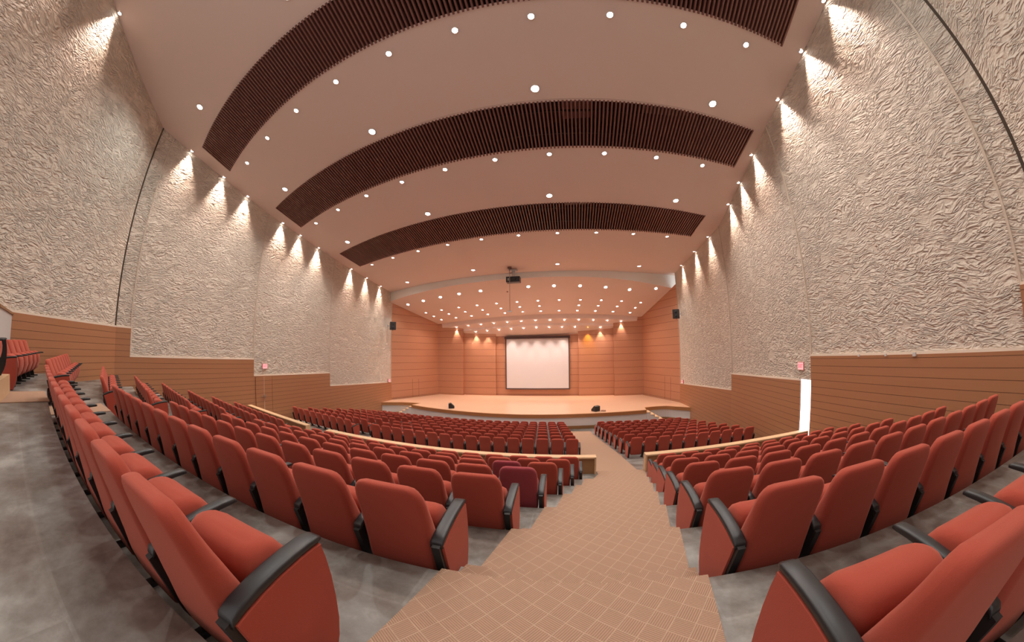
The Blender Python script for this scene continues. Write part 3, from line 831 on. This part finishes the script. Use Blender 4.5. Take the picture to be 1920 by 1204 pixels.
for i in range(11):
    x = -9.2 + 12.4 / 10 * i; y = fascia(x) + 0.86
    if i == 9:
        place('amb', AMB, (x, y, zs(x, y) - 0.16), 'tiny amber spotlight in lower fascia row above the stage', 'fascia spotlights', (radians(7), 0, 0))
    else:
        place('fas', FAS, (x, y, zs(x, y) - 0.16), 'tiny warm spotlight, lower fascia row above the screen, %s from closed door side' % ORD[i + 1], 'fascia spotlights', (radians(7), 0, 0))
# wall washers: three above each plaster panel
def washers(a, b, ts, sgn, side, panel):
    dx, dy = b[0] - a[0], b[1] - a[1]; L = hypot(dx, dy); nx, ny = -dy / L * sgn, dx / L * sgn
    for i, t_ in enumerate(ts):
        x, y = a[0] + dx * t_ + nx * 0.115, a[1] + dy * t_ + ny * 0.115
        # tilt the beam a little towards the wall
        q = Vector((0, 0, -1)).rotation_difference(Vector((-nx * 0.03, -ny * 0.03, -1))).to_euler()
        place('wsh', WSH, (x, y, zc(x, y) - 0.01), 'warm wall washer over %s %s plaster panel, %s from its rear edge' % (panel, side, ORD[i + 1]), 'wall washers', q)
TT = (0.17, 0.48, 0.79)
washers(LW[0], LW[1], (0.25, 0.5), -1, 'closed door side', 'rearmost')
washers(LW[2], LW[3], (0.16, 0.48, 0.74), -1, 'closed door side', 'second')
washers(LW[3], LW[4], (0.17, 0.42, 0.70), -1, 'closed door side', 'third')
washers(LW[4], LW[5], (0.22, 0.47, 0.73), -1, 'closed door side', 'fourth')
washers(RW[0], RW[1], (0.45, 0.7), 1, 'doorway side', 'rearmost')
washers(RW[2], RW[3], (0.24, 0.51, 0.81), 1, 'doorway side', 'second')
washers(d1, RW[4], (0.14, 0.42, 0.68), 1, 'doorway side', 'third')
washers(RW[4], RW[5], (0.16, 0.44, 0.77), 1, 'doorway side', 'fourth')

# ------------------------------------------------------------------ theatre seats
PIT = 0.575
def rrect(hw, ya, yb, z, r, n_=3):
    """rounded rectangle in x, y at height z"""
    r = min(r, hw * 0.95, abs(yb - ya) * 0.48)
    out = []
    for cx, cy, a0 in ((hw - r, yb - r, 0), (-hw + r, yb - r, pi / 2), (-hw + r, ya + r, pi), (hw - r, ya + r, 1.5 * pi)):
        for i in range(n_ + 1):
            a = a0 + pi / 2 * i / n_
            out.append((cx + r * cos(a), cy + r * sin(a), z))
    return out
def back_mb(mi=0, q=3):
    mb = MB()
    L = [(.155, .045, .075, .19), (.165, .03, .095, .215), (.20, .02, .115, .235), (.30, .0, .14, .245), (.42, -.012, .135, .245), (.54, -.03, .105, .245), (.64, -.05, .065, .245), (.72, -.07, .03, .245), (.78, -.085, .005, .243), (.825, -.097, -.012, .234), (.86, -.105, -.026, .217), (.882, -.107, -.036, .195), (.893, -.10, -.048, .165), (.897, -.09, -.062, .12)]
    if q < 3: L = [L[i] for i in (0, 2, 4, 6, 8, 9, 10, 11, 13)]
    mb.rings([rrect(hw, a, b, z, 0.045, q) for z, a, b, hw in L], mi)
    return mb
def seat_mb(mi=0, q=3):
    mb = MB()
    L = [(.16, .17, .215, .19), (.17, .155, .25, .215), (.22, .145, .30, .225), (.31, .14, .345, .232), (.40, .135, .366, .233), (.49, .125, .368, .233), (.56, .12, .352, .231), (.61, .13, .317, .224), (.637, .155, .28, .211), (.646, .19, .248, .18)]
    if q < 3: L = [L[i] for i in (0, 2, 4, 6, 7, 9)]
    mb.rings([rrect(hw, a, b, z, 0.06, q) for z, a, b, hw in L], mi)
    return mb
def arm_mb(x, w=0.037, mi=0, q=3):
    mb = MB(); r = []
    P_ = [(-.035, .512, .030), (-.028, .530, .036), (.02, .555, .040), (.10, .581, .040), (.19, .601, .038), (.28, .615, .036), (.355, .622, .033), (.41, .623, .030), (.432, .613, .018)]
    for y, z, h in P_:
        ww = w * (0.82 if y > .43 else 1)
        hh_ = h / 2; zc_ = z - hh_
        r.append([(x + ww * sx * (1 - k_ * e), y + 0.003, zc_ + hh_ * sz * (1 - (1 - k_) * e)) for sx, sz, ks in ((1, -1, (0, 1)), (1, 1, (0, 1)), (-1, 1, (1, 0)), (-1, -1, (1, 0))) for k_, e in (((0, .45), (.5, .28), (1, .30)) if (sx, sz) in ((1, 1), (-1, -1)) else ((1, .30), (.5, .28), (0, .45)))])
    mb.rings(r, mi, True); return mb
def stand_mb(x, mi=0):
    mb = MB()
    mb.plate([(-.05, .49), (.0, .512), (.10, .54), (.30, .575), (.30, .555), (.16, .48), (.13, .30), (.19, .02), (.09, .02), (.035, .16), (-.015, .36)], x - 0.022, x + 0.022, mi)
    mb.box(x - 0.035, x + 0.035, -.09, .28, 0, .025, mi)
    return mb
EP = [(-.055, .50), (.02, .525), (.10, .55), (.20, .572), (.30, .586), (.38, .593), (.422, .592), (.437, .52), (.447, .42), (.445, .30), (.43, .18), (.40, .09), (.365, .03), (.355, .0), (.08, .0), (.045, .10), (.0, .30)]
def end_mb(x, sgn, mi=0):
    mb = MB(); mb.plate(EP, x - 0.026, x + 0.026, mi); return mb
def side_mb(x, sgn, mi=0):
    cx = sum(p[0] for p in EP) / len(EP); cz = sum(p[1] for p in EP) / len(EP)
    q = []
    for i, (y, z) in enumerate(EP):
        q.append((cx + 0.012 + (y - cx) * 0.93, cz + (z - cz) * 0.975))
    q2 = [(cx + (y - cx) * 0.985, cz + (z - cz) * 0.985) for y, z in q]
    mb = MB(); a = x + sgn * 0.024; b = x + sgn * 0.037; c_ = x + sgn * 0.042
    mb.rings([[(a, y, z) for y, z in q], [(b, y, z) for y, z in q], [(c_, y, z) for y, z in q2]], mi, False); return mb

HX = PIT / 2
MESH = {}
def get(nm, f, mats):
    if nm not in MESH:
        mb = f(); me = mb.mesh(nm, mats)
        import bmesh
        b = bmesh.new(); b.from_mesh(me); bmesh.ops.recalc_face_normals(b, faces=b.faces); b.to_mesh(me); b.free()
        MESH[nm] = me
    return MESH[nm]
def pobj(nm, me, parent, label=None):
    o = bpy.data.objects.new(nm, me); C.objects.link(o); o.parent = parent
    if label: o['label'] = label
    return o
def make_seat(var, fab=None):
    """var: '' middle, 'R' end standard on +x, 'L' end standard on -x as well"""
    t = thing('theatre_seat', 'x', 'theatre seat')
    f = fab or RED; s_ = '' if f is RED else '_p'
    pobj('backrest', get('backrest' + s_, back_mb, [f]), t)
    pobj('seat_cushion', get('seat_cushion' + s_, seat_mb, [f]), t)
    pobj('armrest', get('armrest_end' if 'R' in var else 'armrest', lambda: arm_mb(HX, 0.041 if 'R' in var else 0.031), [BLK]), t)
    if 'R' in var:
        e_ = pobj('side_frame', get('end_frame_r', lambda: end_mb(HX, 1), [BLKM]), t)
        pobj('side_panel', get('side_panel_r', lambda: side_mb(HX, 1), [RED]), e_, 'red fabric side panel')
    else:
        pobj('side_frame', get('stand', lambda: stand_mb(HX), [BLKM]), t)
    if 'S' in var:
        pobj('armrest', get('armrest_wall', lambda: arm_mb(-HX), [BLK]), t)
        pobj('side_frame', get('stand_wall', lambda: stand_mb(-HX), [BLKM]), t)
    if 'L' in var:
        pobj('armrest', get('armrest_l', lambda: arm_mb(-HX, 0.041), [BLK]), t)
        e_ = pobj('side_frame', get('end_frame_l', lambda: end_mb(-HX, -1), [BLKM]), t)
        pobj('side_panel', get('side_panel_l', lambda: side_mb(-HX, -1), [RED]), e_, 'red fabric side panel')
    return t
def joined_mb(var, q):
    m = MB()
    def add(b):
        n_ = len(m.v); m.v += b.v; m.f += [tuple(i + n_ for i in f) for f in b.f]; m.m += b.m; m.sm += b.sm
    add(back_mb(0, q)); add(seat_mb(0, q)); add(arm_mb(HX, mi=1))
    if 'R' in var: add(end_mb(HX, 1, 1)); add(side_mb(HX, 1, 0))
    else: add(stand_mb(HX, 1))
    if 'S' in var: add(arm_mb(-HX, mi=1)); add(stand_mb(-HX, 1))
    if 'L' in var: add(arm_mb(-HX, mi=1)); add(end_mb(-HX, -1, 1)); add(side_mb(-HX, -1, 0))
    return m

seats = []       # (x, y, z, rz, variant, label, group, special)
def slope(f, x): return atan2(f(x + 0.05) - f(x - 0.05), 0.1)
def add_row(f, z_of, x_start, direction, cnt, bank, rowname, aisle_word, grp, purple=(), PIT=0.575):
    """seats counted from x_start away from the aisle (direction -1 or +1 in x)"""
    x = x_start
    for i in range(cnt):
        sl = slope(f, x + direction * 0.29)
        xc = x + direction * PIT / 2 * cos(sl); x += direction * PIT * cos(sl)
        y = f(xc); z = z_of(xc, y + 0.15)
        first, last = i == 0, i == cnt - 1
        var = ''
        if direction < 0:
            if first: var += 'R'
            if last: var += 'L' if 'centre' in bank else 'S'
        else:
            if first: var += 'L'
            if last: var += ''
        pos_ = 'aisle-end' if first else ('wall-end' if last and bank != 'centre bank' else ('far-aisle-end' if last else ORD[i + 1] + ' in'))
        lab = 'red tip-up seat, %s from %s, %s, %s' % (ORD[i + 1], aisle_word, rowname, bank)
        if first: lab = 'red seat with side panel at %s, %s, %s' % (aisle_word, rowname.replace(' before the walkway', ' by walkway'), bank)
        sp = None
        if i in purple:
            sp = PURP; lab = 'dull purple tip-up seat, %s from the %s, %s, %s' % (ORD[i + 1], aisle_word, rowname, bank)
        seats.append((xc, y, z, sl, var, lab, grp, sp))
UP = {-1: 'rearmost row', 0: 'row by the walkway', 1: 'sixth row behind parapet', 2: 'fifth row behind parapet', 3: 'fourth row behind parapet', 4: 'third row behind parapet', 5: 'second row behind parapet', 6: 'row touching the parapet'}
cntM = {0: 12, 1: 12, 2: 12, 3: 12, 4: 13, 5: 13, 6: 14}
cntL = {-1: 6, 0: 8, 1: 7, 2: 8, 3: 9, 4: 9, 5: 9, 6: 9}
cntR = {0: 10, 1: 11, 2: 11, 3: 11, 4: 10, 5: 10, 6: 10}
for k in range(0, 7):
    f = lambda x, k=k: ref(k, x)
    fz = lambda x, y, k=k: lvl(k)
    add_row(f, fz, -0.96 + 0.21 * k if k else -0.95, -1, cntM[k], 'upper centre bank', UP[k], 'near aisle', 'red tip-up seats', purple=(0,) if k == 3 else (1,) if k == 4 else ())
    add_row(f, fz, (0.83 + 0.2 * k) if k else 0.76, 1, cntR[k], 'upper doorway bank', UP[k], 'near aisle', 'red tip-up seats')
for k in range(-1, 7):
    add_row(lambda x, k=k: ref(k, x), lambda x, y, k=k: lvl(k), -9.3 if k > -1 else -9.25, -1, cntL[k], 'upper closed-door bank', UP[k], 'far aisle', 'red tip-up seats')
add_row(lambda x: -0.62, lambda x, y: lvl(-2), -8.42, 1, 3, 'raised platform', 'rearmost row', 'far aisle', 'red tip-up seats')
for j in range(8):
    rn = '%s row ahead of parapet' % ORD[j + 1]
    f = lambda x, j=j: lref(j, x)
    add_row(f, lowz, 0.44 - 0.09 * j, -1, 16 if j < 3 else 15, 'lower centre bank', rn, 'near aisle', 'red tip-up seats')
    add_row(f, lowz, 2.38 - 0.09 * j, 1, 10, 'lower doorway bank', rn, 'near aisle', 'red tip-up seats')
    add_row(f, lowz, -9.95 + 0.2 * j, -1, 9, 'lower closed-door bank', rn, 'far aisle', 'red tip-up seats')
order = sorted(range(len(seats)), key=lambda i: seats[i][0] ** 2 + seats[i][1] ** 2 + seats[i][2] ** 2)
sproto = {}
FAR = MB()
for rank, i in enumerate(order):
    x, y, z, rz, var, lab, grp, sp = seats[i]
    z += 0.0
    if rank < 300:
        d = sqrt(x * x + y * y + z * z)
        if d < 10.5:
            key = (var, sp is not None)
            if key not in sproto:
                sproto[key] = t = make_seat(var, sp)
                t.location = (x, y, z); t.rotation_euler = (0, 0, rz); t['label'] = lab; t['group'] = grp
            else:
                dup(sproto[key], (x, y, z), rz, lab, grp)
        else:
            me = get('theatre_seat' + var, lambda: joined_mb(var, 2), [RED, BLKM])
            o = bpy.data.objects.new('theatre_seat', me); C.objects.link(o); o.location = (x, y, z); o.rotation_euler = (0, 0, rz)
            tag(o, lab, 'theatre seat', grp)
    else:
        b = joined_mb(var, 1); n_ = len(FAR.v); c_, s_ = cos(rz), sin(rz)
        FAR.v += [(x + p[0] * c_ - p[1] * s_, y + p[0] * s_ + p[1] * c_, z + p[2]) for p in b.v]
        FAR.f += [tuple(q + n_ for q in f) for f in b.f]; FAR.m += b.m; FAR.sm += b.sm
obj('distant_theatre_seats', FAR, [RED, BLKM], label='rows of red tip-up seats filling the lower hall in front of the stage', cat='theatre seats', kind='stuff')

# ------------------------------------------------------------------ lift everything so that the floor before the stage is z = 0
for o in list(sc.objects):
    if o.parent is None and o is not cam_ob:
        o.location.z += ZO
